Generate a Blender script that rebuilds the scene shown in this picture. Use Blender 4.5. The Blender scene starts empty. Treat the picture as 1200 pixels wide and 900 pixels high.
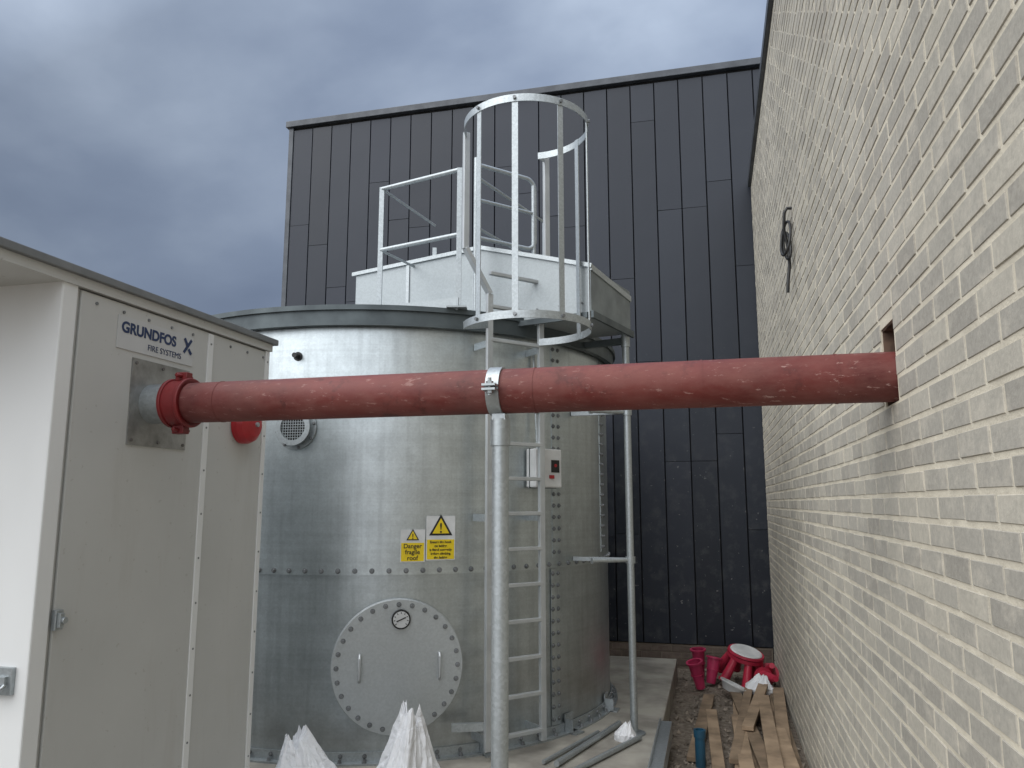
import bpy, math, random
from mathutils import Vector, Matrix, noise
random.seed(7)
sc=bpy.context.scene
YAW=math.radians(14.46)
B=Matrix.Rotation(-YAW,4,'Z')      # building grid (wall / facade / pipe / cabinet)
I=Matrix.Identity(4)
def L(B_,x,y,z=0): return B_@Vector((x,y,z))

# ---------------------------------------------------------------- materials
def nmat(name):
    m=bpy.data.materials.new(name); m.use_nodes=True
    nt=m.node_tree; b=nt.nodes['Principled BSDF']; return m,nt,b
def N(nt,t,**k):
    n=nt.nodes.new(t)
    for a,v in k.items():
        if hasattr(n,a): setattr(n,a,v)
        else: n.inputs[a].default_value=v
    return n
def coords(nt,scale=(1,1,1)):
    tc=N(nt,'ShaderNodeTexCoord'); mp=N(nt,'ShaderNodeMapping'); mp.inputs['Scale'].default_value=scale
    nt.links.new(tc.outputs['Object'],mp.inputs['Vector']); return mp.outputs['Vector']
def noi(nt,vec,scale,detail=3,rough=.55,dist=0):
    n=N(nt,'ShaderNodeTexNoise'); n.inputs['Scale'].default_value=scale; n.inputs['Detail'].default_value=detail
    n.inputs['Roughness'].default_value=rough; n.inputs['Distortion'].default_value=dist
    nt.links.new(vec,n.inputs['Vector']); return n.outputs['Fac']
def ramp(nt,fac,stops):
    r=N(nt,'ShaderNodeValToRGB'); nt.links.new(fac,r.inputs['Fac'])
    el=r.color_ramp.elements
    while len(el)<len(stops): el.new(.5)
    for e,(p,c) in zip(el,stops):
        e.position=p; e.color=(c[0],c[1],c[2],1) if hasattr(c,'__len__') else (c,c,c,1)
    return r.outputs['Color']
def mix(nt,a,b,fac,mode='MIX'):
    m=N(nt,'ShaderNodeMix',data_type='RGBA',blend_type=mode)
    for s,v in ((6,a),(7,b),(0,fac)):
        if isinstance(v,bpy.types.NodeSocket): nt.links.new(v,m.inputs[s])
        elif s==0: m.inputs[0].default_value=v
        else: m.inputs[s].default_value=(v[0],v[1],v[2],1) if hasattr(v,'__len__') else (v,v,v,1)
    return m.outputs[2]
def mrange(nt,val,a,b_,c=0,d=1):
    n=N(nt,'ShaderNodeMapRange')
    for i,x in zip((1,2,3,4),(a,b_,c,d)): n.inputs[i].default_value=x
    nt.links.new(val,n.inputs[0]); return n.outputs[0]
def mul(nt,a,b_):
    n=N(nt,'ShaderNodeMath',operation='MULTIPLY')
    for i,x in ((0,a),(1,b_)):
        if isinstance(x,bpy.types.NodeSocket): nt.links.new(x,n.inputs[i])
        else: n.inputs[i].default_value=x
    return n.outputs[0]
def bump(nt,b,h,strength=.3,dist=.01):
    bp=N(nt,'ShaderNodeBump'); bp.inputs['Strength'].default_value=strength; bp.inputs['Distance'].default_value=dist
    nt.links.new(h,bp.inputs['Height']); nt.links.new(bp.outputs[0],b.inputs['Normal'])
def simple(name,c1,c2=None,rough=.5,metal=0,scale=6,sc3=(1,1,1),bs=0,rvar=.1,bscale=60,lo=.35,hi=.65,island=0):
    m,nt,b=nmat(name); c2=c2 or tuple(x*.8 for x in c1)
    v=coords(nt,sc3); f=noi(nt,v,scale)
    col=ramp(nt,f,[(lo,c2),(hi,c1)])
    if island:
        g=N(nt,'ShaderNodeNewGeometry'); k=ramp(nt,g.outputs['Random Per Island'],[(0,1-island),(1,1+island)])
        col=mix(nt,col,k,1,'MULTIPLY')
    nt.links.new(col,b.inputs['Base Color'])
    nt.links.new(mrange(nt,f,.3,.7,rough+rvar*.6,rough-rvar*.6),b.inputs['Roughness'])
    b.inputs['Metallic'].default_value=metal
    if bs: bump(nt,b,noi(nt,v,bscale,2),bs,.004)
    return m

def galv(name,base,rough=.42,metal=.85,stre=1.0,sp=.05,hzs=1):
    m,nt,b=nmat(name); v=coords(nt)
    vo=N(nt,'ShaderNodeTexVoronoi'); vo.inputs['Scale'].default_value=90; nt.links.new(v,vo.inputs['Vector'])
    sv=N(nt,'ShaderNodeSeparateColor'); nt.links.new(vo.outputs['Color'],sv.inputs[0])
    spang=ramp(nt,sv.outputs[0],[(0,1-sp),(1,1+sp)])
    bf=noi(nt,v,1.1,4)
    big=ramp(nt,bf,[(.3,.86),(.7,1.06)])
    c=mix(nt,base,spang,1,'MULTIPLY'); c=mix(nt,c,big,stre,'MULTIPLY')
    if hzs:
        hz=ramp(nt,noi(nt,coords(nt,(.3,.3,16)),2.2,4,.65),[(.3,.92),(.7,1.04)]); c=mix(nt,c,hz,stre,'MULTIPLY')
        st=ramp(nt,noi(nt,coords(nt,(7,7,.35)),2.5,4,.6),[(.36,.90),(.5,1.0),(.70,1.04)]); c=mix(nt,c,st,stre,'MULTIPLY')
        mo=ramp(nt,noi(nt,v,7,5,.7),[(.38,.92),(.62,1.04)]); c=mix(nt,c,mo,stre,'MULTIPLY')
        sx=N(nt,'ShaderNodeSeparateXYZ'); nt.links.new(v,sx.inputs[0])
        dirt=mul(nt,mrange(nt,sx.outputs['Z'],.9,.2),ramp(nt,noi(nt,v,4,4,.65),[(.4,.1),(.7,.6)]))
        c=mix(nt,c,(.26,.25,.235),dirt)
    nt.links.new(c,b.inputs['Base Color'])
    nt.links.new(mrange(nt,bf,.3,.7,rough-.05,rough+.08),b.inputs['Roughness'])
    b.inputs['Metallic'].default_value=metal
    if hzs: bump(nt,b,noi(nt,v,2.2,1),.18,.03)
    return m
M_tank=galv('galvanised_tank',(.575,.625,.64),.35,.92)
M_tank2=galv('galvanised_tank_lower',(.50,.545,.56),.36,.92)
M_galv=galv('galvanised_steel',(.42,.455,.47),.42,.75,.8,.10,0)
M_lid=galv('galvanised_bright_sheet',(.37,.405,.42),.48,.45,.8,.06,0)
M_bolt=simple('bolt_steel',(.26,.27,.28),(.17,.18,.185),.5,.6)
M_cover=galv('manhole_sheet',(.48,.51,.52),.46,.8,.8,.05,0)
M_rim=simple('dark_grey_rim',(.095,.115,.122),(.07,.085,.092),.5,.4)
M_alu=simple('aluminium',(.50,.525,.535),(.42,.44,.45),.45,.5)
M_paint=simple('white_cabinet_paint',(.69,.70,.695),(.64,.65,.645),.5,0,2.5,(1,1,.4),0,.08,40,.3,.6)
m,nt,b=nmat('cabinet_paint_shaded'); v=coords(nt)
c=ramp(nt,noi(nt,v,1.6,4),[(.3,(.435,.44,.425)),(.7,(.49,.495,.48))])  # same white cabinet paint, darkened: shade of side and soffit put into base colour
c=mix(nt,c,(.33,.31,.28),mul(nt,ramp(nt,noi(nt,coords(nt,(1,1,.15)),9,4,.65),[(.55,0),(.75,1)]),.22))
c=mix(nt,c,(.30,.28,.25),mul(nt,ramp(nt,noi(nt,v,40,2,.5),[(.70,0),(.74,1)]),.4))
nt.links.new(c,b.inputs['Base Color']); b.inputs['Roughness'].default_value=.48; M_paintShade=m
M_roofc=simple('cabinet_roof_metal',(.20,.21,.215),(.15,.16,.165),.5,.2)
M_trim=simple('cladding_trim',(.07,.078,.09),(.05,.056,.066),.45,.2)
M_black=simple('black_rubber',(.015,.015,.017),(.01,.01,.01),.5)
M_dark=simple('dark_recess',(.012,.011,.01),(.006,.006,.006),.9)
M_pink=simple('pink_plastic',(.52,.04,.12),(.36,.025,.08),.45)
M_redp=simple('red_plastic',(.45,.02,.03),(.32,.015,.02),.35)
M_white=simple('white_plastic',(.66,.67,.67),(.52,.53,.53),.45)
M_yel=simple('yellow_sign',(.75,.56,.01),(.68,.50,.01),.45)
M_txt=simple('sign_black',(.01,.01,.01),(.012,.012,.012),.5)
M_navy=simple('navy_print',(.012,.03,.10),(.012,.03,.09),.5)
M_teal=simple('blue_plastic_pipe',(.015,.085,.15),(.015,.06,.10),.4)
M_conc=simple('concrete',(.37,.35,.305),(.22,.205,.18),.85,0,3.4,(1,1,1),.5,.08,45)
M_wood=simple('timber',(.33,.24,.16),(.18,.13,.085),.8,0,5,(1,1,1),.3,.08,40,island=.35)
M_stone=simple('rubble_stone',(.26,.22,.18),(.14,.115,.09),.9,0,6,island=.4)
m,nt,b=nmat('white_plastic_film'); v=coords(nt)
b.inputs['Base Color'].default_value=(.74,.75,.77,1); b.inputs['Roughness'].default_value=.38
bump(nt,b,noi(nt,v,9,3,.5,1.2),.5,.04); M_bag=m
M_rust=simple('dull_steel',(.2,.19,.185),(.12,.11,.1),.6,.5)

# red oxide pipe
m,nt,b=nmat('red_primer_pipe'); v=coords(nt)
c=ramp(nt,noi(nt,v,3.2,5,.6),[(.32,(.090,.020,.018)),(.5,(.135,.027,.023)),(.72,(.175,.038,.032))])
sx=N(nt,'ShaderNodeSeparateXYZ'); nt.links.new(v,sx.inputs[0])
dust=ramp(nt,noi(nt,coords(nt,(1,3,3)),4,6,.75),[(.40,0),(.70,.55)])
c=mix(nt,c,(.24,.11,.095),dust)
sc1=ramp(nt,noi(nt,coords(nt,(4,20,20)),3.0,6,.75),[(.60,0),(.64,1)])
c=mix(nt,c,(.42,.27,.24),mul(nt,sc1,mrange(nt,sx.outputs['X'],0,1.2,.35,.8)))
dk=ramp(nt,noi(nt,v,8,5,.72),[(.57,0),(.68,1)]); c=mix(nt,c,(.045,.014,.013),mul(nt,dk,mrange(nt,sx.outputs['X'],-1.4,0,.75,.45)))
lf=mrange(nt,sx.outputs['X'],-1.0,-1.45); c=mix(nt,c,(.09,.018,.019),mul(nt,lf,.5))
nt.links.new(c,b.inputs['Base Color']); nt.links.new(mrange(nt,dust,0,.5,.48,.75),b.inputs['Roughness']); b.inputs['Specular IOR Level'].default_value=.35
bump(nt,b,noi(nt,v,24,3),.12,.004); M_pipe=m

# bricks
m,nt,b=nmat('cream_buff_brick'); v=coords(nt)
g=N(nt,'ShaderNodeNewGeometry')
c=ramp(nt,g.outputs['Random Per Island'],[(0,(.36,.336,.29)),(.35,(.41,.385,.332)),(.7,(.445,.418,.358)),(1,(.50,.466,.39))])
fine=noi(nt,v,60,4,.7)
c=mix(nt,c,ramp(nt,fine,[(.3,.84),(.7,1.08)]),1,'MULTIPLY')
c=mix(nt,c,ramp(nt,noi(nt,v,.9,3),[(.3,.88),(.7,1.06)]),1,'MULTIPLY')
sm=ramp(nt,noi(nt,coords(nt,(1,1,1.4)),9,6,.72),[(.50,0),(.68,1)])
c=mix(nt,c,(.61,.56,.465),mul(nt,sm,.5))
ef=ramp(nt,noi(nt,coords(nt,(1.3,1.3,.8)),1.7,5,.7),[(.60,0),(.78,.4)]); c=mix(nt,c,(.66,.63,.57),ef)
nt.links.new(c,b.inputs['Base Color']); b.inputs['Roughness'].default_value=.92
bump(nt,b,fine,.4,.004); M_brick=m
M_mortar=simple('mortar',(.70,.64,.515),(.56,.51,.41),.95,0,8,(1,1,1),.6,.05,120)

# cladding
m,nt,b=nmat('anthracite_cladding'); v=coords(nt)
g=N(nt,'ShaderNodeNewGeometry')
c=ramp(nt,g.outputs['Random Per Island'],[(0,(.015,.019,.028)),(.5,(.020,.025,.036)),(1,(.027,.032,.045))])
sx=N(nt,'ShaderNodeSeparateXYZ'); nt.links.new(v,sx.inputs[0])
low=mrange(nt,sx.outputs['Z'],4.2,.2)
d=ramp(nt,noi(nt,v,6,6,.7),[(.50,0),(.74,1)])
c=mix(nt,c,(.18,.18,.175),mul(nt,mul(nt,d,low),.30))
dots=ramp(nt,noi(nt,v,26,2,.5),[(.715,0),(.735,1)]); c=mix(nt,c,(.3,.3,.29),mul(nt,mul(nt,dots,low),.6))
nt.links.new(c,b.inputs['Base Color'])
nt.links.new(mrange(nt,g.outputs['Random Per Island'],0,1,.36,.5),b.inputs['Roughness'])
b.inputs['Metallic'].default_value=.1; b.inputs['Specular IOR Level'].default_value=.38
bump(nt,b,noi(nt,v,1.6,1),.2,.03); M_clad=m

# ground
m,nt,b=nmat('soil_gravel'); v=coords(nt)
gn=noi(nt,v,18,5,.7)
c=ramp(nt,gn,[(.3,(.09,.072,.055)),(.5,(.17,.14,.11)),(.7,(.28,.245,.20))])
nt.links.new(c,b.inputs['Base Color']); b.inputs['Roughness'].default_value=.95
bump(nt,b,gn,.9,.03); M_ground=m

# ---------------------------------------------------------------- geometry
def top(name,loc):
    e=bpy.data.objects.new(name,None); e.location=loc; e.empty_display_size=.2
    sc.collection.objects.link(e); return e
def adopt(o,p):
    o.parent=p; o.matrix_parent_inverse=Matrix.Translation(-Vector(p.location))
class G:
    def __init__(s,M=I): s.v=[];s.f=[];s.M=M
    def add(s,vs,fs,M=None):
        k=len(s.v); M=s.M if M is None else M
        s.v+=[tuple(M@Vector(p)) for p in vs]; s.f+=[tuple(i+k for i in f) for f in fs]; return s
    def box(s,x0,x1,y0,y1,z0,z1,M=None):
        return s.add([(x0,y0,z0),(x1,y0,z0),(x1,y1,z0),(x0,y1,z0),(x0,y0,z1),(x1,y0,z1),(x1,y1,z1),(x0,y1,z1)],
          [(0,3,2,1),(4,5,6,7),(0,1,5,4),(1,2,6,5),(2,3,7,6),(3,0,4,7)],M)
    def cyl(s,p0,p1,r,n=20,r1=None,cap=True,M=None):
        p0=Vector(p0);p1=Vector(p1); d=(p1-p0).normalized(); r1=r if r1 is None else r1
        a=d.orthogonal().normalized(); b=d.cross(a)
        vs=[];fs=[]
        for p,rr in((p0,r),(p1,r1)):
            for i in range(n):
                t=2*math.pi*i/n; vs.append(p+a*math.cos(t)*rr+b*math.sin(t)*rr)
        for i in range(n): fs.append((i,(i+1)%n,n+(i+1)%n,n+i))
        if cap: fs.append(tuple(range(n-1,-1,-1))); fs.append(tuple(range(n,2*n)))
        return s.add(vs,fs,M)
    def path(s,pts,r,n=12,M=None):
        pts=[Vector(p) for p in pts]; vs=[];fs=[]; a=None
        for i,p in enumerate(pts):
            d=(pts[min(i+1,len(pts)-1)]-pts[max(i-1,0)]).normalized()
            a=d.orthogonal().normalized() if a is None else (a-d*a.dot(d)).normalized()
            b=d.cross(a)
            for j in range(n):
                t=2*math.pi*j/n; vs.append(p+a*math.cos(t)*r+b*math.sin(t)*r)
        for i in range(len(pts)-1):
            for j in range(n): fs.append((i*n+j,i*n+(j+1)%n,(i+1)*n+(j+1)%n,(i+1)*n+j))
        fs.append(tuple(range(n-1,-1,-1))); k=(len(pts)-1)*n; fs.append(tuple(range(k,k+n)))
        return s.add(vs,fs,M)
    def bar(s,p0,p1,wv,w,t,M=None):
        p0=Vector(p0);p1=Vector(p1); d=(p1-p0).normalized(); wv=Vector(wv); wv=(wv-d*wv.dot(d)).normalized(); n=d.cross(wv)
        vs=[]
        for p in(p0,p1):
            for a,b_ in((-1,-1),(1,-1),(1,1),(-1,1)): vs.append(p+wv*a*w/2+n*b_*t/2)
        return s.add(vs,[(3,2,1,0),(4,5,6,7),(0,1,5,4),(1,2,6,5),(2,3,7,6),(3,0,4,7)],M)
    def ring(s,c,r0,r1,z0,z1,a0=0,a1=2*math.pi,n=96,M=None):
        full=abs(a1-a0-2*math.pi)<1e-4; vs=[];fs=[]; m_=n if full else n+1
        for i in range(m_):
            t=a0+(a1-a0)*i/n; cc,ss=math.cos(t),math.sin(t)
            for r,z in((r0,z0),(r1,z0),(r1,z1),(r0,z1)): vs.append((c[0]+cc*r,c[1]+ss*r,z))
        for i in range(n):
            j=(i+1)%m_
            for k in range(4): fs.append((i*4+k,j*4+k,j*4+(k+1)%4,i*4+(k+1)%4))
        if not full: fs+=[(0,3,2,1),tuple(n*4+k for k in range(4))]
        return s.add(vs,fs,M)
    def obj(s,name,mat,parent=None,smooth=True,bevel=0):
        me=bpy.data.meshes.new(name); me.from_pydata(s.v,[],s.f); me.materials.append(mat); me.update()
        if smooth:
            for p in me.polygons: p.use_smooth=True
            me.set_sharp_from_angle(angle=math.radians(38))
        o=bpy.data.objects.new(name,me); sc.collection.objects.link(o)
        if bevel:
            mo=o.modifiers.new('bevel','BEVEL'); mo.width=bevel; mo.segments=2; mo.limit_method='ANGLE'
        if parent: adopt(o,parent)
        return o
def frame(o,right,up):
    r=Vector(right).normalized();u=Vector(up).normalized();n=r.cross(u)
    M=Matrix.Identity(4)
    for i in range(3): M[i][0]=r[i];M[i][1]=u[i];M[i][2]=n[i];M[i][3]=o[i]
    return M
def text(s,M,x,y,size,mat,parent,name,align='CENTER',off=.002,ext=.0005,bold=0):
    cu=bpy.data.curves.new(name,'FONT'); cu.body=s; cu.size=size; cu.align_x=align; cu.extrude=ext; cu.offset=bold
    cu.materials.append(mat); o=bpy.data.objects.new(name,cu); sc.collection.objects.link(o)
    o.parent=parent; o.matrix_parent_inverse=Matrix.Translation(-Vector(parent.location))
    o.matrix_basis=M@Matrix.Translation((x,y,off)); return o

# ---------------------------------------------------------------- ground
g=G(); g.add([(-150,-150,0),(150,-150,0),(150,150,0),(-150,150,0)],[(0,1,2,3)]); g.obj('ground',M_ground,None,False)
slab=G(B).box(-5.4,-.43,1.5,8.75,-.1,.2).obj('concrete_slab',M_conc,None,False,.012)

# ---------------------------------------------------------------- brick building
WX=.59; WT=1.85+3.75; Y0=-1.5; Y1=9.2
bb=top('brick_building',L(B,4,3.5,2.8))
hy0,hy1,hz0,hz1=2.675,2.865,2.175,2.445
rec=.003
g=G(B)
g.box(WX+rec,WX+.2,Y0,hy0,0,WT).box(WX+rec,WX+.2,hy1,Y1-rec,0,WT).box(WX+rec,WX+.2,hy0,hy1,0,hz0).box(WX+rec,WX+.2,hy0,hy1,hz1,WT)
g.obj('mortar_bed',M_mortar,bb,False)
g=G(B)
def brick(g,a0,a1,z0,z1,base):
    j=lambda s=.0018: random.uniform(-s,s)
    o=random.uniform(-.0012,.0014); e=.003
    bk=[(a0+j(),z0+j()),(a1+j(),z0+j()),(a1+j(),z1+j()),(a0+j(),z1+j())]
    fr=[(bk[0][0]+e,bk[0][1]+e),(bk[1][0]-e,bk[1][1]+e),(bk[2][0]-e,bk[2][1]-e),(bk[3][0]+e,bk[3][1]-e)]
    vs=[(base+rec+.002,a,z) for a,z in bk]+[(base+o,a,z) for a,z in fr]
    g.add(vs,[(7,6,5,4),(4,5,1,0),(5,6,2,1),(6,7,3,2),(7,4,0,3)])
rows=int(WT/.075)
for r in range(rows):
    z0=r*.075+.006; off=(r%2)*.1125+random.uniform(-.008,.008); bh=.0625
    y=Y0-off
    while y<Y1:
        a0,a1=max(y+.0055,Y0),min(y+.2195,Y1)
        if a1-a0>.03:
            if z0+bh>hz0 and z0<hz1 and a1>hy0 and a0<hy1:
                if a0<hy0-.02: brick(g,a0,hy0,z0,z0+bh,WX)
                if a1>hy1+.02: brick(g,hy1,a1,z0,z0+bh,WX)
            else: brick(g,a0,a1,z0,z0+bh,WX)
        y+=.225
g.obj('brick_courses',M_brick,bb,False)
G(B).box(WX+.2,9,Y0,Y1-rec,0,WT-.02).obj('building_core',M_mortar,bb,False)
G(B).box(WX-.035,9.05,Y0-.05,Y1+.0,WT,WT+.09).obj('coping',M_trim,bb,False,.006)
mh=simple('broken_brick_core',(.16,.10,.07),(.06,.04,.03),.95,0,14)
G(B).box(WX+.008,WX+.197,hy1-.006,hy1+.001,hz0,hz1).box(WX+.008,WX+.197,hy0,hy1-.006,hz1-.006,hz1+.001).obj('opening_lining',mh,bb,False)
G(B).box(WX+.12,WX+.197,hy0,hy1-.006,hz0,hz1-.006).obj('opening_shade_block',M_dark,bb,False)  # near-black block added in the hole, its inner shade put into the colour

# ---------------------------------------------------------------- clad building
FY=9.25; FX0=-5.69; FT=1.85+5.42
cb=top('metal_clad_building',L(B,0,12,3.5))
G(B).box(FX0+.03,10,FY+.03,FY+12,0,FT-.08).obj('building_body',M_dark,cb,False)
g=G(B); x=FX0+.07; pw=.3; k=0
while x<9.8:
    base=[2.55,3.35,4.55,5.55][(k*7+k//3)%4]+random.uniform(-.25,.25)
    cuts=[.27]
    z=base-3.1
    while z<FT-.3:
        if z>.7: cuts.append(z)
        z+=3.1
    cuts.append(FT-.13)
    for a,b_ in zip(cuts[:-1],cuts[1:]):
        o=random.uniform(-.002,.002)
        y=FY+o; w=pw-.006; e=.005
        tl=random.uniform(-.003,.003)
        g.add([(x,y+.025,a+.0015),(x+w,y+.025,a+.0015),(x+w,y+.025,b_-.0015),(x,y+.025,b_-.0015),
               (x+e,y-tl,a+.003),(x+w-e,y+tl,a+.003),(x+w-e,y+tl,b_-.003),(x+e,y-tl,b_-.003)],
              [(4,5,6,7),(0,1,5,4),(1,2,6,5),(2,3,7,6),(3,0,4,7)])
    x+=pw; k+=1
g.obj('cladding_panels',M_clad,cb,False)
g=G(B)
g.box(FX0-.04,10.05,FY-.05,FY+12,FT-.09,FT)
g.obj('roof_coping',M_trim,cb,False,.006)
G(B).box(FX0-.005,FX0+.065,FY-.012,FY+.05,.27,FT-.095).obj('corner_trim',M_trim,cb,False,.004)
G(B).box(FX0-.01,FX0+.02,FY+.055,FY+12,.27,FT-.095).obj('side_cladding',M_clad,cb,False)
G(B).box(FX0,.585,FY+.012,FY+.03,0,.262).obj('plinth_mortar',simple('plinth_mortar',(.24,.20,.16),(.18,.15,.12),.9),cb,False)
g=G(B)
for r in range(3):
    z0=.03+r*.075; x=FX0-(r%2)*.1125
    while x<.57:
        a0,a1=max(x+.005,FX0),min(x+.22,.57)
        if a1-a0>.03:
            g.add([(a0,FY+.013,z0),(a1,FY+.013,z0),(a1,FY+.013,z0+.065),(a0,FY+.013,z0+.065),
               (a0+.003,FY+.006,z0+.003),(a1-.003,FY+.006,z0+.003),(a1-.003,FY+.006,z0+.062),(a0+.003,FY+.006,z0+.062)],
              [(4,5,6,7),(0,1,5,4),(1,2,6,5),(2,3,7,6),(3,0,4,7)])
        x+=.225
mb=simple('brown_plinth_brick',(.17,.135,.11),(.13,.10,.085),.9,0,20,island=.2)
g.obj('plinth_bricks',mb,cb,False)

# ---------------------------------------------------------------- tank
TC=Vector((-1.1,7.2,0)); TR=1.97; ZB=.2; ZT=3.12; ZS=1.41
tank=top('water_storage_tank',(TC.x,TC.y,ZB))
g=G(); 
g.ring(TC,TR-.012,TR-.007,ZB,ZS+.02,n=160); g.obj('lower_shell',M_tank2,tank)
g=G(); g.ring(TC,TR-.006,TR,ZS-.035,ZT,n=160); g.obj('upper_shell',M_tank,tank)
g=G(); g.ring(TC,TR-.003,TR+.055,ZB,ZB+.012,n=160).ring(TC,TR-.003,TR+.008,ZB,ZB+.07,n=160); g.obj('base_flange',M_galv,tank)
def tp(ang,z,r=TR): return Vector((TC.x+math.cos(ang)*r,TC.y+math.sin(ang)*r,z))
D=math.radians
def tframe(angd,z,r=TR):
    a=D(angd); return frame(tp(a,z,r),(-math.sin(a),math.cos(a),0),(0,0,1))
bolts=G()
def bolt(p,n,r=.012,h=.012):
    p=Vector(p);n=Vector(n); bolts.cyl(p-n*.003,p+n*.003,r*1.35,10); bolts.cyl(p+n*.003,p+n*h,r,6,r*.8)
n=110
for i in range(n):
    a=2*math.pi*i/n; v=Vector((math.cos(a),math.sin(a),0)); bolt(tp(a,ZS-.008,TR+.001),v,.0135,.015)
for i in range(80):
    a=2*math.pi*i/80; v=Vector((math.cos(a),math.sin(a),0)); bolt(tp(a,ZB+.012,TR+.03),(0,0,1),.012,.02)
    bolt(tp(a,ZB+.045,TR+.008),v,.011,.012)
g=G()
for sa,za,zb in((-43.5,ZS+.04,ZT),(-44.0,ZB+.075,ZS-.04),(-142,ZS+.04,ZT),(-20,ZS+.04,ZT),(28,ZB+.075,ZT),(150,ZB+.075,ZT)):
    a0,a1=D(sa-1.3),D(sa+1.3)
    g.ring(TC,TR-.002,TR+.004,za,zb,a0,a1,6)
    for da in(-.85,.85):
        z=za+.04
        while z<zb-.03:
            a=D(sa+da); bolt(tp(a,z,TR+.003),(math.cos(a),math.sin(a),0),.0125,.014); z+=.085
g.obj('vertical_lap_seams',M_tank,tank)
# roof rim and roof
g=G(); g.ring(TC,TR+.03,TR+.075,3.06,3.185,n=160).ring(TC,TR-.01,TR+.095,3.165,3.2,n=160).ring(TC,TR-.02,TR+.03,3.09,3.12,n=160)
g.obj('roof_rim',M_rim,tank)
g=G(); g.cyl((TC.x,TC.y,3.17),(TC.x,TC.y,3.35),TR+.05,120,.15); g.obj('roof',M_lid,tank)
# manhole
Mm=tframe(-79.8,.795,TR-.02)
g=G(); g.cyl((0,0,-.05),(0,0,.035),.385,64,M=Mm); g.ring((0,0),.36,.43,.024,.036,n=72,M=Mm); g.cyl((0,0,.0362),(0,0,.05),.425,72,M=Mm); g.obj('manhole_cover',M_cover,tank,True,.002)
nn=(Mm.to_3x3()@Vector((0,0,1)))
for i in range(28):
    t=2*math.pi*i/28; bolt(Mm@Vector((math.cos(t)*.392,math.sin(t)*.392,.05)),nn,.0125,.018)
g=G()
for sx in(-.245,.27):
    g.path([(sx,-.08,.05),(sx,-.08,.085),(sx,-.065,.1),(sx,.065,.1),(sx,.08,.085),(sx,.08,.05)],.009,8,M=Mm)
g.obj('manhole_handles',M_alu,tank)
Mg=Mm@Matrix.Translation((.015,.30,.05))
g=G(); g.cyl((0,0,0),(0,0,.035),.062,40,M=Mg); g.obj('gauge_case',M_black,tank)
g=G(); g.cyl((0,0,.0352),(0,0,.037),.052,40,M=Mg); g.obj('gauge_face',M_white,tank)
g=G(); g.bar((-.03,-.012,.039),(.03,.014,.039),(0,1,0),.007,.002,M=Mg)
for i in range(9):
    t=D(-40+i*32.5); g.bar((math.cos(t)*.038,math.sin(t)*.038,.0385),(math.cos(t)*.048,math.sin(t)*.048,.0385),(-math.sin(t),math.cos(t),0),.005,.001,M=Mg)
g.obj('gauge_markings',M_txt,tank,False)
# overflow vent with mesh
Mv=tframe(-101.2,2.36,TR)
g=G(); g.cyl((0,0,-.02),(0,0,.05),.10,40,cap=False,M=Mv)
g.ring((0,0),.095,.15,.0,.014,n=40,M=Mv); g.ring((0,0),.09,.125,.05,.06,n=40,M=Mv)
for k in range(-5,6):
    h=math.sqrt(max(.0,.1**2-(k*.018)**2))
    g.bar((k*.018,-h,.052),(k*.018,h,.052),(1,0,0),.004,.003,M=Mv); g.bar((-h,k*.018,.055),(h,k*.018,.055),(0,1,0),.004,.003,M=Mv)
g.obj('vent_flange',M_galv,tank)
G().cyl((0,0,.01),(0,0,.02),.095,30,M=Mv).obj('vent_interior',M_dark,tank)
for i in range(8):
    t=2*math.pi*i/8+.2; bolt(Mv@Vector((math.cos(t)*.138,math.sin(t)*.138,.014)),Mv.to_3x3()@Vector((0,0,1)),.009,.012)
Mq=tframe(-101.5,2.86,TR); G().cyl((0,0,0),(0,0,.06),.018,16,M=Mq).cyl((0,0,0),(0,0,.008),.032,16,M=Mq).obj('sensor_boss',M_black,tank)
# foot brackets
g=G()
for a in(-96,-62,-40,-20):
    Mf=tframe(a,ZB,TR)
    g.box(-.05,.05,0,.13,.004,.014,M=Mf).box(-.05,.05,0.0,.012,.004,.11,M=Mf).box(-.05,-.042,0,.1,.004,.08,M=Mf)
g.obj('anchor_brackets',M_galv,tank,False)
bolts.obj('bolts',M_bolt,tank)

# valve housing on the roof (sloped lid, overhangs the shell)
P0=Vector((.54,5.25,0)); u=Vector((-.866,.5,0)); w=Vector((.5,.866,0))
def H(s,d,z): p=P0+u*s+w*d; return (p.x,p.y,z)
prof=[(0,3.16,3.50),(.35,3.16,3.62),(.9,3.16,3.79),(2.16,3.16,3.77)]
g=G(); vs=[];fs=[]
for s,a,b_ in prof:
    vs+=[H(s,0,a),H(s,0,b_),H(s,.75,b_-.06),H(s,.75,a)]
for i in range(3):
    for k in range(4): fs.append((i*4+k,(i+1)*4+k,(i+1)*4+(k+1)%4,i*4+(k+1)%4))
fs+=[(0,1,2,3),(12,15,14,13)]
g.add(vs,fs); g.obj('valve_housing',M_lid,tank,False,.006)
g=G()
for i in range(3):
    (s0,_,z0),(s1,_,z1)=prof[i],prof[i+1]
    s0-=.03 if i==0 else 0; s1+=.03 if i==2 else 0
    a=Vector(H(s0,-.012,z0+.006));b_=Vector(H(s1,-.012,z1+.006)); g.bar(a,b_,(0,0,1),.03,.012)
g.bar(H(-.02,0,3.50),H(-.02,.76,3.44),(0,0,1),.045,.012)
g.bar(H(.95,-.006,3.2),H(.95,-.006,3.78),u,.035,.006)
g.bar(H(1.6,-.006,3.2),H(1.6,-.006,3.77),u,.03,.006)
g.obj('housing_lid_lip',M_galv,tank,False)
g=G()
for k in range(7):
    q=Vector(H(.95,-.006,3.26+k*.08)); g.cyl(q,q-w*.012,.008,6)
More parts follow.
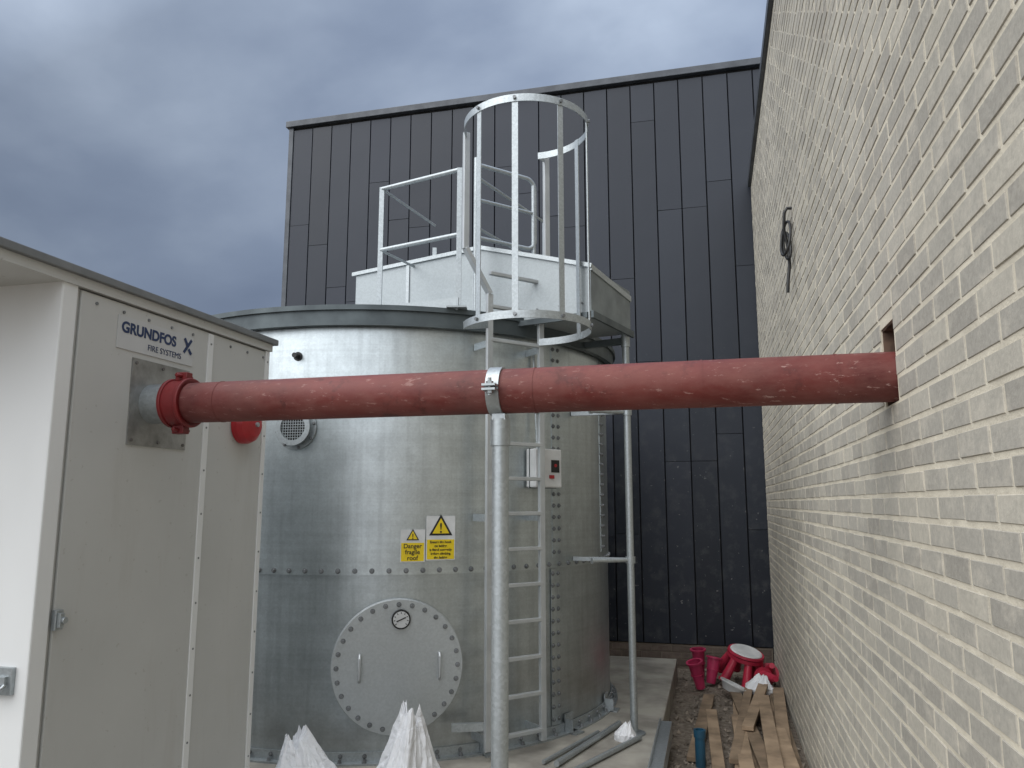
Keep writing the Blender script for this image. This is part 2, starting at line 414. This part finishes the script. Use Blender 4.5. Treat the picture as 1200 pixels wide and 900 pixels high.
for k in range(12):
    q=Vector(H(.05+k*.18,-.0,3.245)); g.cyl(q,q-w*.01,.008,6)
g.obj('housing_bolts',M_bolt,tank)
g=G()
g.box(0,.75,-.31,0.01,0,.006,M=frame(H(-.012,0,3.49),w,(0,0,1)))
g.obj('housing_side_panel',simple('housing_side_sheet',(.22,.25,.26),(.18,.20,.21),.5,.5),tank,False)
g=G(); g.bar(H(-.03,-.01,3.155),H(-.03,.77,3.155),(0,0,1),.05,.02); g.bar(H(0,-.02,3.15),H(.6,-.02,3.15),(0,0,1),.04,.02); g.bar(H(.55,.72,3.1),H(.0,.72,3.1),(0,0,1),.05,.04)
g.obj('housing_support_angle',M_rim,tank,False)

# platform edge plate + guard rails
gr=top('roof_guard_rail',(-.7,5.5,3.2))
A=Vector((-.378,5.27,0));Bp=Vector((-1.0,5.62,0));C=Vector((-.66,6.3,0))
def Z(p,z): return Vector((p.x,p.y,z))
g=G()
r=.017
for p in(A,Bp): g.bar(Z(p,3.2),Z(p,4.25),(1,0,0),.036,.03)
g.bar(Z(C,3.4),Z(C,4.0),(1,0,0),.035,.02)
for z in(4.24,3.75):
    g.cyl(Z(A,z),Z(Bp,z),r,12); g.cyl(Z(Bp,z),Z(C,z if z<4 else 4.2),.010,10)
g.obj('left_rail',M_galv,gr)
g=G(); g.bar(Z(A,3.235)+Vector((.0,-.02,0)),Z(Bp,3.26)+Vector((0,-.02,0)),(0,0,1),.09,.006); g.box(A.x-.08,A.x+.06,A.y-.06,A.y+.08,3.2,3.212)
g.obj('toe_board',M_lid,gr,False)
Dp=Vector((-.27,5.53,0));E=Vector((.18,5.83,0))
g=G()
def rounded(a,b_,zt,zb):
    d=(b_-a).normalized(); pts=[Z(a,zt)]
    for i in range(7):
        t=i/6*math.pi/2; pts.append(Z(b_-d*.08+d*.08*math.sin(t),zt-.08+.08*math.cos(t)))
    for i in range(7):
        t=i/6*math.pi/2; pts.append(Z(b_-d*.08+d*.08*math.cos(t),zb+.08-.08*math.sin(t)))
    pts.append(Z(a,zb)); return pts
g.path(rounded(Dp,E,4.4,3.82),.017,12)
g.cyl(Z(Dp,4.12),Z(E,4.12),.014,10)
g.cyl(Z(Dp,3.2),Z(Dp,4.45),.02,12)
g.cyl(Z(E+(Dp-E)*.02,3.6),Z(E+(Dp-E)*.02,4.35),.018,12)
F2=Dp+Vector((.55,.95,0)); g.path([Z(Dp,4.3),Z(F2,4.3),Z(F2,3.3)],.014,10); g.path([Z(Dp,3.9),Z(F2,3.9)],.012,10)
g.obj('swing_gate',M_galv,gr)

# ---------------------------------------------------------------- ladder and cage
t=Vector((.83,.558,0)); nrm=Vector((.558,-.83,0))
LC=Vector((.03,5.36,0)); Lp=LC-t*.225; Rp=LC+t*.215
ld=top('caged_access_ladder',(LC.x,LC.y,.3))
g=G()
Lt=Lp-t*.20; Rt=Rp+t*.06
for p,q in((Lp,Lt),(Rp,Rt)):
    g.bar(Z(p,.27),Z(p,3.3),t,.045,.03)
    g.bar(Z(p,3.3),Z(q,3.6),nrm,.05,.03); g.bar(Z(q,3.59),Z(q,4.45),t,.045,.03)
g.obj('stiles',M_alu,ld,False,.003)
g=G(); z=.34
while z<3.5:
    g.bar(Z(Lp,z),Z(Rp,z),nrm,.034,.026); z+=.2395
g.obj('rungs',M_alu,ld,False,.004)
g=G()
for z in(.33,1.75,2.95):
    for p in(Lp,Rp): g.bar(Z(p,z),Z(p-nrm*.2,z),(0,0,1),.05,.008)
g.bar(Z(Lp,.42)-nrm*.02,Z(Lp,.42)-nrm*.02-t*.2-nrm*.1,(0,0,1),.05,.03)
g.obj('wall_brackets',M_galv,ld,False)
CC=(.1,5.03); cr=.43
g=G()
g.ring(CC,cr-.003,cr+.003,4.405,4.455,D(168),D(437),60)
g.ring(CC,cr-.003,cr+.003,2.975,3.025,D(195),D(437),60)
g.bar((CC[0]+cr*math.cos(D(195)),CC[1]+cr*math.sin(D(195)),3.0),Z(Lp,3.08),(0,0,1),.05,.006)
for hz in(4.43,3.0):
    g.bar((CC[0]+cr*math.cos(D(437)),CC[1]+cr*math.sin(D(437)),hz),Z(Rt if hz>3.2 else Rp,hz),(0,0,1),.05,.006)
    if hz>3.2: g.bar((CC[0]+cr*math.cos(D(168)),CC[1]+cr*math.sin(D(168)),hz),Z(Lt,hz),(0,0,1),.05,.006)
bl=G()
for a in(222,259,300,345,30):
    p=Vector((CC[0]+(cr-.006)*math.cos(D(a)),CC[1]+(cr-.006)*math.sin(D(a)),0))
    tv=(-math.sin(D(a)),math.cos(D(a)),0)
    g.bar(Z(p,2.975),Z(p,4.455),tv,.04,.006)
    for hz in(4.43,3.0):
        rr=Vector((math.cos(D(a)),math.sin(D(a)),0)); q=Z(Vector((CC[0],CC[1],0))+rr*(cr+.003),hz); bl.cyl(q,q+rr*.014,.012,6)
g.obj('safety_cage',M_galv,ld,False); bl.obj('cage_bolts',M_bolt,ld)

# ---------------------------------------------------------------- signs + control box on the tank
def wsign(ang,zc,wd,ht,lines,tri):
    p=tp(D(ang),zc,TR+.012); e=top('warning_sign',p); M=tframe(ang,zc,TR+.012)
    G().box(-wd/2,wd/2,-ht/2,ht/2,-.006,0,M=M).obj('board',M_white,e,False)
    sp=ht/2-tri[0]
    g=G(); b_=.006
    g.box(-wd/2+b_,wd/2-b_,-ht/2+b_,sp-.003,0,.001,M=M)
    g.obj('yellow_panels',M_yel,e,False)
    s=tri[1]; cy=(sp+ht/2)/2-s*.04
    def T(k): return [(0,cy+s*.58*k),(-s*.5*k,cy-s*.29*k),(s*.5*k,cy-s*.29*k)]
    G().add([(x,y,.0018) for x,y in T(1.08)],[(0,1,2)],M).obj('triangle',M_txt,e,False)
    G().add([(x,y,.0026) for x,y in T(.78)],[(0,1,2)],M).obj('triangle_inner',M_yel,e,False)
    text('!',M,0,cy-s*.19,s*.62,M_txt,e,'symbol',off=.0034,bold=.001)
    n_=len(lines); lh=(sp+ht/2-b_*2)/n_
    for i,l in enumerate(lines):
        text(l,M,0,sp-b_-lh*(i+.8),lh*tri[2],M_txt,e,'lettering',off=.002,bold=.0006)
wsign(-77.4,1.565,.165,.215,['Danger','fragile','roof'],(.085,.08,1.05))
wsign(-71.9,1.615,.20,.295,['Ensure the hook','on ladder','is fitted correctly','before climbing','the ladder'],(.155,.15,.86))
cbx=top('control_box',tp(D(-49),2.1,TR+.06)); M=tframe(-49,2.1,TR)
G().box(-.13,.13,-.14,.14,.012,.12,M=M).obj('case',M_white,cbx,False,.01)
G().box(-.135,.135,-.145,.145,.05,.054,M=M).obj('lid_gap',M_rim,cbx,False)
G().box(.02,.10,-.03,.06,.12,.124,M=M).obj('display',M_black,cbx,False)
G().box(-.0,.045,-.075,-.05,.12,.128,M=M).cyl((.06,.02,.124),(.06,.02,.128),.012,12,M=M).obj('indicator',M_redp,cbx,False)
G().path([(-.06,.14,.06),(-.06,.3,.05),(-.06,.9,.02)],.010,10,M=M).obj('conduit',M_galv,cbx)

# ---------------------------------------------------------------- galvanised pole to the housing
po=top('galvanised_standpipe',(.885,5.87,ZB)); px,py=.885,5.87
g=G(); g.cyl((px,py,ZB),(px,py,3.16),.027,20); g.cyl((px,py,ZB),(px,py,ZB+.012),.08,24); g.cyl((px,py,3.05),(px,py,3.14),.034,20)
for z in(1.43,2.54):
    a=math.atan2(py-TC.y,px-TC.x); q=tp(a-.06,z,TR); g.bar((px,py,z),q,(0,0,1),.03,.03); g.cyl((px,py,z-.025),(px,py,z+.025),.036,20)
    g.path([Vector((px,py,z)),Vector((px-.28,py-.1,z))],.017,12); g.cyl((px-.28,py-.1,z),(px-.30,py-.107,z),.024,14)
g.obj('pole',M_galv,po)

# ---------------------------------------------------------------- red pipe
PY,PZ=2.763,2.265
rp=top('red_fire_main_pipe',L(B,-.8,PY,PZ))
g=G(B)
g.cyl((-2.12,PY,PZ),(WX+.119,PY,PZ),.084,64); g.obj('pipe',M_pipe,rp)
g=G(B)
for x in(-1.95,-.62,-.02,.42):
    g.ring((0,0),.083,.0856,x-.004,x+.004,n=64,M=B@frame((0,PY,PZ),(0,0,1),(0,1,0))@Matrix.Scale(-1,4,(0,0,1)))
g.obj('weld_beads',M_pipe,rp)
g=G(B)
g.cyl((-2.185,PY,PZ),(-2.10,PY,PZ),.097,48); g.cyl((-2.195,PY,PZ),(-2.18,PY,PZ),.104,48); g.cyl((-2.115,PY,PZ),(-2.10,PY,PZ),.104,48)
for s_ in(-1,1):
    g.box(-2.175,-2.12,PY-.02,PY+.02,PZ+s_*.112-.018,PZ+s_*.112+.018)
    g.cyl((-2.147,PY-.05,PZ+s_*.114),(-2.147,PY+.05,PZ+s_*.114),.009,10)
mc=simple('red_coupling',(.20,.016,.018),(.14,.011,.013),.42); g.obj('grooved_coupling',mc,rp,True,.004)
g=G(B); g.cyl((-2.305,PY,PZ),(-2.12,PY,PZ),.084,48); g.obj('galvanised_stub',M_galv,rp)

# support pole
sx=-.757
sp=top('pipe_support_post',L(B,sx,PY,.2))
g=G(B); g.cyl((sx,PY,.2),(sx,PY,2.155),.031,28); g.cyl((sx,PY,2.06),(sx,PY,2.16),.037,28); g.box(sx-.09,sx+.09,PY-.09,PY+.09,.2,.212)
g.box(sx-.025,sx+.025,PY-.03,PY+.03,2.155,2.178)
g.obj('post',M_galv,sp)
Mc=B@frame((sx-.01,PY,PZ),(0,0,1),(0,1,0))   # ring axis along pipe
g=G(); g.ring((0,0),.0845,.092,-.025,.025,n=48,M=Mc)
for s_ in(-1,1):
    for x0,x1 in((-.012,-.004),(.004,.012)): g.box(x0,x1,min(s_*.088,s_*.135),max(s_*.088,s_*.135),-.025,.025,M=Mc)
    g.cyl((-.03,s_*.115,0),(.035,s_*.115,0),.007,8,M=Mc); g.cyl((.012,s_*.115,0),(.022,s_*.115,0),.014,6,M=Mc); g.cyl((-.022,s_*.115,0),(-.012,s_*.115,0),.014,6,M=Mc)
g.obj('pipe_clamp',M_galv,sp)

# ---------------------------------------------------------------- cabinet
CX=-2.3; ca=top('pump_cabinet',L(B,-3.4,2.9,1.3))
G(B).box(-4.6,CX-.012,2.33,3.63,.2,2.66).obj('body',M_paintShade,ca,False,.006)
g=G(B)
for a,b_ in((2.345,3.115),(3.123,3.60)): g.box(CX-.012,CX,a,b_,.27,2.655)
g.obj('side_panels',M_paintShade,ca,False,.004)
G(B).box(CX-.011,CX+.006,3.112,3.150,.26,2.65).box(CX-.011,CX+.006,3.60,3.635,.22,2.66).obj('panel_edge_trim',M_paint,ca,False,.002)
G(B).box(-4.6,CX+.004,2.252,2.325,.2,2.685).obj('front_door',M_paint,ca,False,.006)
G(B).box(-4.65,CX+.03,1.45,3.68,2.70,2.732).obj('roof_sheet',M_roofc,ca,False,.004)
G(B).box(-4.6,CX+.012,1.5,3.65,2.662,2.70).obj('roof_soffit',M_paintShade,ca,False)
G(B).box(-4.5,-4.42,1.52,1.6,.2,2.66).obj('canopy_post',M_paintShade,ca,False)
g=G(B)
for i in range(9):
    y=2.42+i*.145; g.cyl((CX-.002,y,2.62),(CX+.004,y,2.62),.007,8)
for i in range(12):
    z=.4+i*.2; g.cyl((CX+.002,3.131,z),(CX+.008,3.131,z),.005,8); g.cyl((CX+.002,3.617,z),(CX+.008,3.617,z),.005,8)
g.obj('screws',M_bolt,ca)
m,nt,b=nmat('zinc_plate'); v=coords(nt); c=ramp(nt,noi(nt,v,9,4,.6),[(.35,(.22,.22,.21)),(.65,(.38,.38,.37))]); nt.links.new(c,b.inputs['Base Color']); b.inputs['Metallic'].default_value=.7; b.inputs['Roughness'].default_value=.45
G(B).box(CX,CX+.006,2.63,2.99,2.085,2.445).obj('pipe_entry_plate',m,ca,False)
g=G(B)
for y in(2.65,2.81,2.97):
    for z in(2.105,2.425): g.cyl((CX+.004,y,z),(CX+.011,y,z),.007,8)
g.obj('plate_screws',M_rust,ca)
g=G(B); g.box(CX,CX+.02,2.335,2.37,1.40,1.47).box(CX+.02,CX+.035,2.34,2.36,1.41,1.46).cyl((CX+.01,2.355,1.435),(CX+.045,2.355,1.435),.012,12); g.obj('side_latch',M_galv,ca,False,.002)
g=G(B); g.box(-2.46,-2.345,2.235,2.252,1.20,1.29).box(-2.45,-2.36,2.222,2.236,1.235,1.262); g.path([(-2.44,2.225,1.25),(-2.44,2.2,1.23),(-2.37,2.2,1.21),(-2.36,2.225,1.235)],.007,8)
g.path([(-2.42,2.215,1.24),(-2.42,2.2,1.20),(-2.40,2.2,1.19),(-2.385,2.215,1.23)],.005,8)
g.obj('door_latch',M_galv,ca,False,.002)
# maker plate
Ms=B@frame((CX+.0015,2.77,2.545),(0,1,0),(0,0,1))
e=top('maker_name_plate',Ms.translation)
G().box(-.235,.235,-.075,.06,-.001,.002,M=Ms).obj('plate',simple('name_plate_white',(.50,.51,.51),(.47,.48,.48),.4),e,False)
text('GRUNDFOS',Ms,-.215,-.005,.062,M_navy,e,'lettering','LEFT',off=.003,bold=.0022)
text('FIRE SYSTEMS',Ms,-.06,-.055,.036,M_navy,e,'lettering_small','LEFT',off=.003)
g=G()
g.bar((.17,-.02,.003),(.22,.045,.003),(1,-1,0),.014,.001,M=Ms); g.bar((.17,.045,.0045),(.193,.014,.0045),(1,1,0),.014,.001,M=Ms); g.bar((.20,-.0,.0045),(.22,-.022,.0045),(1,1,0),.014,.001,M=Ms)
g.obj('emblem',M_navy,e,False)
# bell
be=top('fire_alarm_bell',L(B,CX,3.42,2.24)); Mb=B@frame((CX+.004,3.42,2.24),(0,1,0),(0,0,1))
g=G(); pr=[(.0,.095),(.03,.095),(.055,.085),(.075,.06),(.083,.02)]
for (z0,r0),(z1,r1) in zip(pr[:-1],pr[1:]): g.cyl((0,0,z0),(0,0,z1),r0,36,r1,cap=(z1==.083 or z0==0),M=Mb)
g.obj('gong',M_redp,be); G().cyl((0,0,.083),(0,0,.093),.012,12,M=Mb).obj('nut',M_galv,be)

# ---------------------------------------------------------------- cable on the wall
g=G(B)
def loop(cy,cz,ry,rz,out,ph,n_=36):
    return [(WX-.02-out*.5*(1-math.cos(2*math.pi*i/n_+ph)),cy+ry*math.sin(2*math.pi*i/n_+ph*.6),cz+rz*math.cos(2*math.pi*i/n_)) for i in range(n_+1)]
g.path(loop(5.23,3.60,.10,.13,.055,.9),.009,10); g.path(loop(5.27,3.56,.07,.11,.035,1.6),.009,10)
g.path([(WX+.02,5.22,3.80),(WX-.03,5.22,3.805),(WX-.05,5.215,3.77),(WX-.055,5.24,3.66),(WX-.03,5.28,3.55),(WX-.03,5.25,3.42),(WX-.05,5.20,3.30),(WX-.055,5.21,3.22)],.011,10)
g.obj('hanging_black_cable',M_black)
random.seed(11)

# ---------------------------------------------------------------- debris
def ridge(p): return 1-abs(noise.noise(p))*2
def bag(name,c,R,H_,seed,mat,lean=(0,0),na=220,nh=110,pleat=.30,z0=None):
    """gathered plastic sack: creased folds that tighten towards an uneven, flopped-over neck"""
    z0=c[2]; vs=[];fs=[]
    for i in range(nh+1):
        h=i/nh
        base=(1.0-.10*abs(h-.2)) if h<.35 else 1.0-.78*((h-.35)/.65)**.8
        for j in range(na):
            a=2*math.pi*j/na; ca_,sa_=math.cos(a),math.sin(a)
            q=Vector((ca_*1.1+seed,sa_*1.1,h*.9+seed*.3))
            wv=noise.noise(q*1.5)*.8
            q2=Vector((ca_*2.0+wv,sa_*2.0+seed,h*1.1+wv))
            f1=ridge(q2); f2=ridge(q2*2.1+Vector((3,1,h*1.5))); f3=ridge(q2*4.3+Vector((7,2,h*3)))
            r=R*base*(1+.35*noise.noise(q*.9)+pleat*(.45*f1+.28*f2+.12*f3)*(.55+h*.7)-.1)
            ht=H_*(1+.30*noise.noise(Vector((ca_*.9+seed,sa_*.9,2.0)))+.10*ridge(Vector((ca_*2.2,sa_*2.2+seed,5.0))))
            z=h*ht; fl=max(0,h-.6)**2
            vs.append((c[0]+ca_*r+lean[0]*h*h+.25*R*fl*ca_,c[1]+sa_*r+lean[1]*h*h,z0+z-.35*H_*fl*(.5+noise.noise(Vector((ca_,sa_,seed))))))
    for i in range(nh):
        for j in range(na): fs.append((i*na+j,i*na+(j+1)%na,(i+1)*na+(j+1)%na,(i+1)*na+j))
    k=len(vs); tx=sum(v[0] for v in vs[-na:])/na; ty=sum(v[1] for v in vs[-na:])/na; tz=min(v[2] for v in vs[-na:])-.02
    vs.append((tx,ty,tz))
    for j in range(na): fs.append((nh*na+j,nh*na+(j+1)%na,k))
    me=bpy.data.meshes.new(name); me.from_pydata(vs,[],fs); me.materials.append(mat)
    for p in me.polygons: p.use_smooth=True
    me.update(); o=bpy.data.objects.new(name,me); sc.collection.objects.link(o); return o
bag('white_rubble_bag',(-.58,4.35,.2),.20,.50,3.1,M_bag,(.03,0))
bag('white_rubble_bag',(-1.12,4.42,.2),.20,.40,8.3,M_bag,(-.05,0))
bag('cleaning_rag',(.80,5.72,.2),.07,.11,5.5,M_bag,(.02,0),90,40)
bag('plastic_carrier_bag',L(B,.36,8.1,.05),.14,.14,2.2,M_bag,(.05,0),120,50)
cd=G(); cd.cyl((.28,5.15,.225),(.80,6.05,.225),.02,14).cyl((.36,5.0,.222),(.9,5.72,.222),.018,14).cyl((.20,5.2,.22),(.62,5.85,.22),.013,12)
cd.obj('loose_conduit_lengths',M_galv)
G(B).box(-.452,-.36,5.0,6.25,.10,.215).box(-.452,-.44,5.0,6.25,.215,.235).obj('edge_flashing',M_galv,None,False,.004)
# planks
g=G(B)
pl=[(-.20,6.0,1.9,0,3),(-.02,5.6,1.7,0,-2),(.12,5.3,2.5,0,1),(.26,5.2,2.8,0,-1.5),(.40,5.0,3.0,0,2),(.50,5.6,2.4,0,0),(.08,5.9,2.2,.04,5),(.30,5.7,2.3,.04,-4),(.43,6.0,2.1,.045,3),(.20,6.6,1.6,.08,8),(.46,5.2,1.5,.05,-1),(.33,5.0,2.6,.078,1),(.17,5.1,2.0,.045,-1)]
for x,y,ln,z,a in pl:
    M=B@Matrix.Translation((x,y,.012+z))@Matrix.Rotation(D(-a),4,'Z')@Matrix.Rotation(D(random.uniform(-.3,.8)),4,'X')
    wd=random.choice([.075,.09,.1]); g.box(-wd/2,wd/2,0,ln,0,.034,M=M)
g.obj('timber_planks',M_wood,None,False,.003)
# rubble
g=G(B)
for i in range(1300):
    x=random.uniform(-.42,.57);y=random.uniform(4.2,9.2); s=random.choice([.008,.012,.02,.03])*random.uniform(.6,1.2)
    M=B@Matrix.Translation((x,y,s*.3))@Matrix.Rotation(random.uniform(0,6),4,'Z')@Matrix.Rotation(random.uniform(0,6),4,'X')
    j=lambda: random.uniform(.6,1.2)*s
    g.add([(j(),0,0),(-j(),0,0),(0,j(),0),(0,-j(),0),(0,0,j()*.8),(0,0,-j()*.8)],[(0,2,4),(2,1,4),(1,3,4),(3,0,4),(2,0,5),(1,2,5),(3,1,5),(0,3,5)],M)
g.obj('rubble',M_stone,None,False)
# pink stool
M_pr=simple('pink_red_plastic',(.50,.03,.065),(.36,.02,.05),.4)
st=top('plastic_stool',(2.36,8.25,0)); Mst=Matrix.Translation((2.36,8.3,.06))@Matrix.Rotation(D(10),4,'Y')@Matrix.Rotation(D(14),4,'X')
g=G()
for a in(35,90,145,215,270,325):
    c_,s_=math.cos(D(a)),math.sin(D(a)); g.cyl((c_*.25,s_*.23,0),(c_*.13,s_*.12,.27),.050,14,.036,M=Mst); g.cyl((c_*.25,s_*.23,0),(c_*.243,s_*.224,.02),.062,14,M=Mst)
g.ring((0,0),.12,.185,.225,.262,n=28,M=Mst); g.cyl((0,0,.272),(0,0,.29),.185,28,.18,M=Mst)
g.obj('legs',M_pr,st,True)
g=G(); g.cyl((0,0,.291),(0,0,.305),.165,28,.15,M=Mst); g.obj('seat',M_white,st,True,.006)
for (x,y,rx,ry,h) in((1.88,8.02,8,-14,.27),(2.03,8.22,-5,12,.26),(1.98,8.45,4,-4,.30)):
    e=top('plastic_planter_tube',(x,y,0)); M=Matrix.Translation((x,y,.03))@Matrix.Rotation(D(rx),4,'X')@Matrix.Rotation(D(ry),4,'Y')
    g=G(); g.cyl((0,0,0),(0,0,h),.045,20,.07,cap=False,M=M); g.ring((0,0),.064,.084,h-.015,h,n=20,M=M); g.ring((0,0),.05,.066,h*.5,h*.53,n=20,M=M); g.cyl((0,0,0),(0,0,.01),.045,20,M=M); g.obj('tube',M_pink,e)
e=top('plastic_basket',(2.15,7.85,0)); M=Matrix.Translation((2.12,7.75,.05))@Matrix.Rotation(D(25),4,'Y')
g=G(); g.cyl((0,0,0),(0,0,.07),.10,24,.14,cap=False,M=M); g.ring((0,0),.135,.15,.065,.08,n=24,M=M); g.cyl((0,0,0),(0,0,.01),.10,24,M=M); g.obj('bowl',M_white,e)
for (cx_,cy_,ang) in((2.62,8.2,62),(2.50,8.0,80)):
    e=top('red_plastic_cone',(cx_,cy_,0))
    g=G(); M=Matrix.Translation((cx_,cy_,.13))@Matrix.Rotation(D(ang),4,'X')@Matrix.Rotation(D(ang-70),4,'Y'); g.cyl((0,0,.0),(0,0,.02),.10,24,M=M).cyl((0,0,.02),(0,0,.26),.07,24,.028,M=M); g.obj('cone',M_pr,e)
e=top('blue_drain_pipe',(1.34,5.8,0)); g=G(); g.cyl((1.34,5.8,0),(1.34,5.8,.2),.036,24,cap=False); g.ring((1.34,5.8),.028,.043,.2,.25,n=24); g.obj('pipe',M_teal,e); G().cyl((1.34,5.8,.19),(1.34,5.8,.21),.034,20).obj('inside',M_dark,e)
g=G(); g.path([(-1.95,4.9,.25),(-1.75,5.0,.25),(-1.68,5.02,.25)],.035,14); g.cyl((-1.7,5.01,.25),(-1.66,5.03,.25),.045,16); g.obj('drain_elbow',M_rust)

# ---------------------------------------------------------------- world, sun, camera
w_=bpy.data.worlds.new('World'); sc.world=w_; w_.use_nodes=True; nt=w_.node_tree
bg=nt.nodes['Background']; out=nt.nodes['World Output']
SE,AZ=46,238   # sun elevation / azimuth (behind-left of the camera)
sky=N(nt,'ShaderNodeTexSky'); sky.sky_type='NISHITA'; sky.sun_disc=False; sky.sun_elevation=D(SE); sky.sun_rotation=D(AZ)
nt.links.new(sky.outputs[0],bg.inputs[0]); bg.inputs[1].default_value=.06
tc=N(nt,'ShaderNodeTexCoord'); mp=N(nt,'ShaderNodeMapping'); mp.inputs['Scale'].default_value=(1,1,1.5); mp.inputs['Location'].default_value=(2.15,.3,1.1); mp.inputs['Rotation'].default_value=(0,.5,.3)
nt.links.new(tc.outputs['Generated'],mp.inputs['Vector'])
f=noi(nt,mp.outputs[0],2.3,6,.48,.2)
cl=ramp(nt,f,[(.30,(.185,.235,.34)),(.45,(.25,.31,.425)),(.57,(.34,.41,.53)),(.72,(.50,.585,.72))])
# slightly brighter cloud base ahead-right and overhead, darker towards the left horizon
dr=N(nt,'ShaderNodeVectorMath',operation='DOT_PRODUCT'); nt.links.new(tc.outputs['Generated'],dr.inputs[0]); dr.inputs[1].default_value=(.55,.45,.70)
cl=mix(nt,cl,ramp(nt,mrange(nt,dr.outputs['Value'],.1,1.0),[(0,.62),(1,1.40)]),1,'MULTIPLY')
dp=N(nt,'ShaderNodeVectorMath',operation='DOT_PRODUCT'); nt.links.new(tc.outputs['Generated'],dp.inputs[0]); dp.inputs[1].default_value=(-.42,-.55,.72)
bg2=N(nt,'ShaderNodeBackground'); nt.links.new(mrange(nt,dp.outputs['Value'],.12,.9,1.0,4.9),bg2.inputs[1])
warm=mix(nt,cl,(.45,.462,.475),mrange(nt,dp.outputs['Value'],.15,.7,0,.85)); nt.links.new(warm,bg2.inputs[0])
ms=N(nt,'ShaderNodeMixShader'); ms.inputs[0].default_value=.92
nt.links.new(bg.outputs[0],ms.inputs[1]); nt.links.new(bg2.outputs[0],ms.inputs[2]); nt.links.new(ms.outputs[0],out.inputs['Surface'])
sl=bpy.data.lights.new('sun','SUN'); sl.energy=1.45; sl.angle=D(60); sl.color=(1,.97,.92)
so=bpy.data.objects.new('sun',sl); sc.collection.objects.link(so)
d=Vector((math.sin(D(AZ))*math.cos(D(SE)),math.cos(D(AZ))*math.cos(D(SE)),math.sin(D(SE))))
so.rotation_euler=d.to_track_quat('Z','Y').to_euler(); so.location=d*30
cam=bpy.data.cameras.new('camera'); cam.lens=27; cam.sensor_width=36; cam.clip_end=1000; cam.clip_start=.05
co=bpy.data.objects.new('camera',cam); sc.collection.objects.link(co); co.location=(0,0,1.85); co.rotation_euler=(D(98.8),0,0)
sc.camera=co
sc.view_settings.view_transform='Standard'; sc.view_settings.look='None'; sc.view_settings.exposure=0
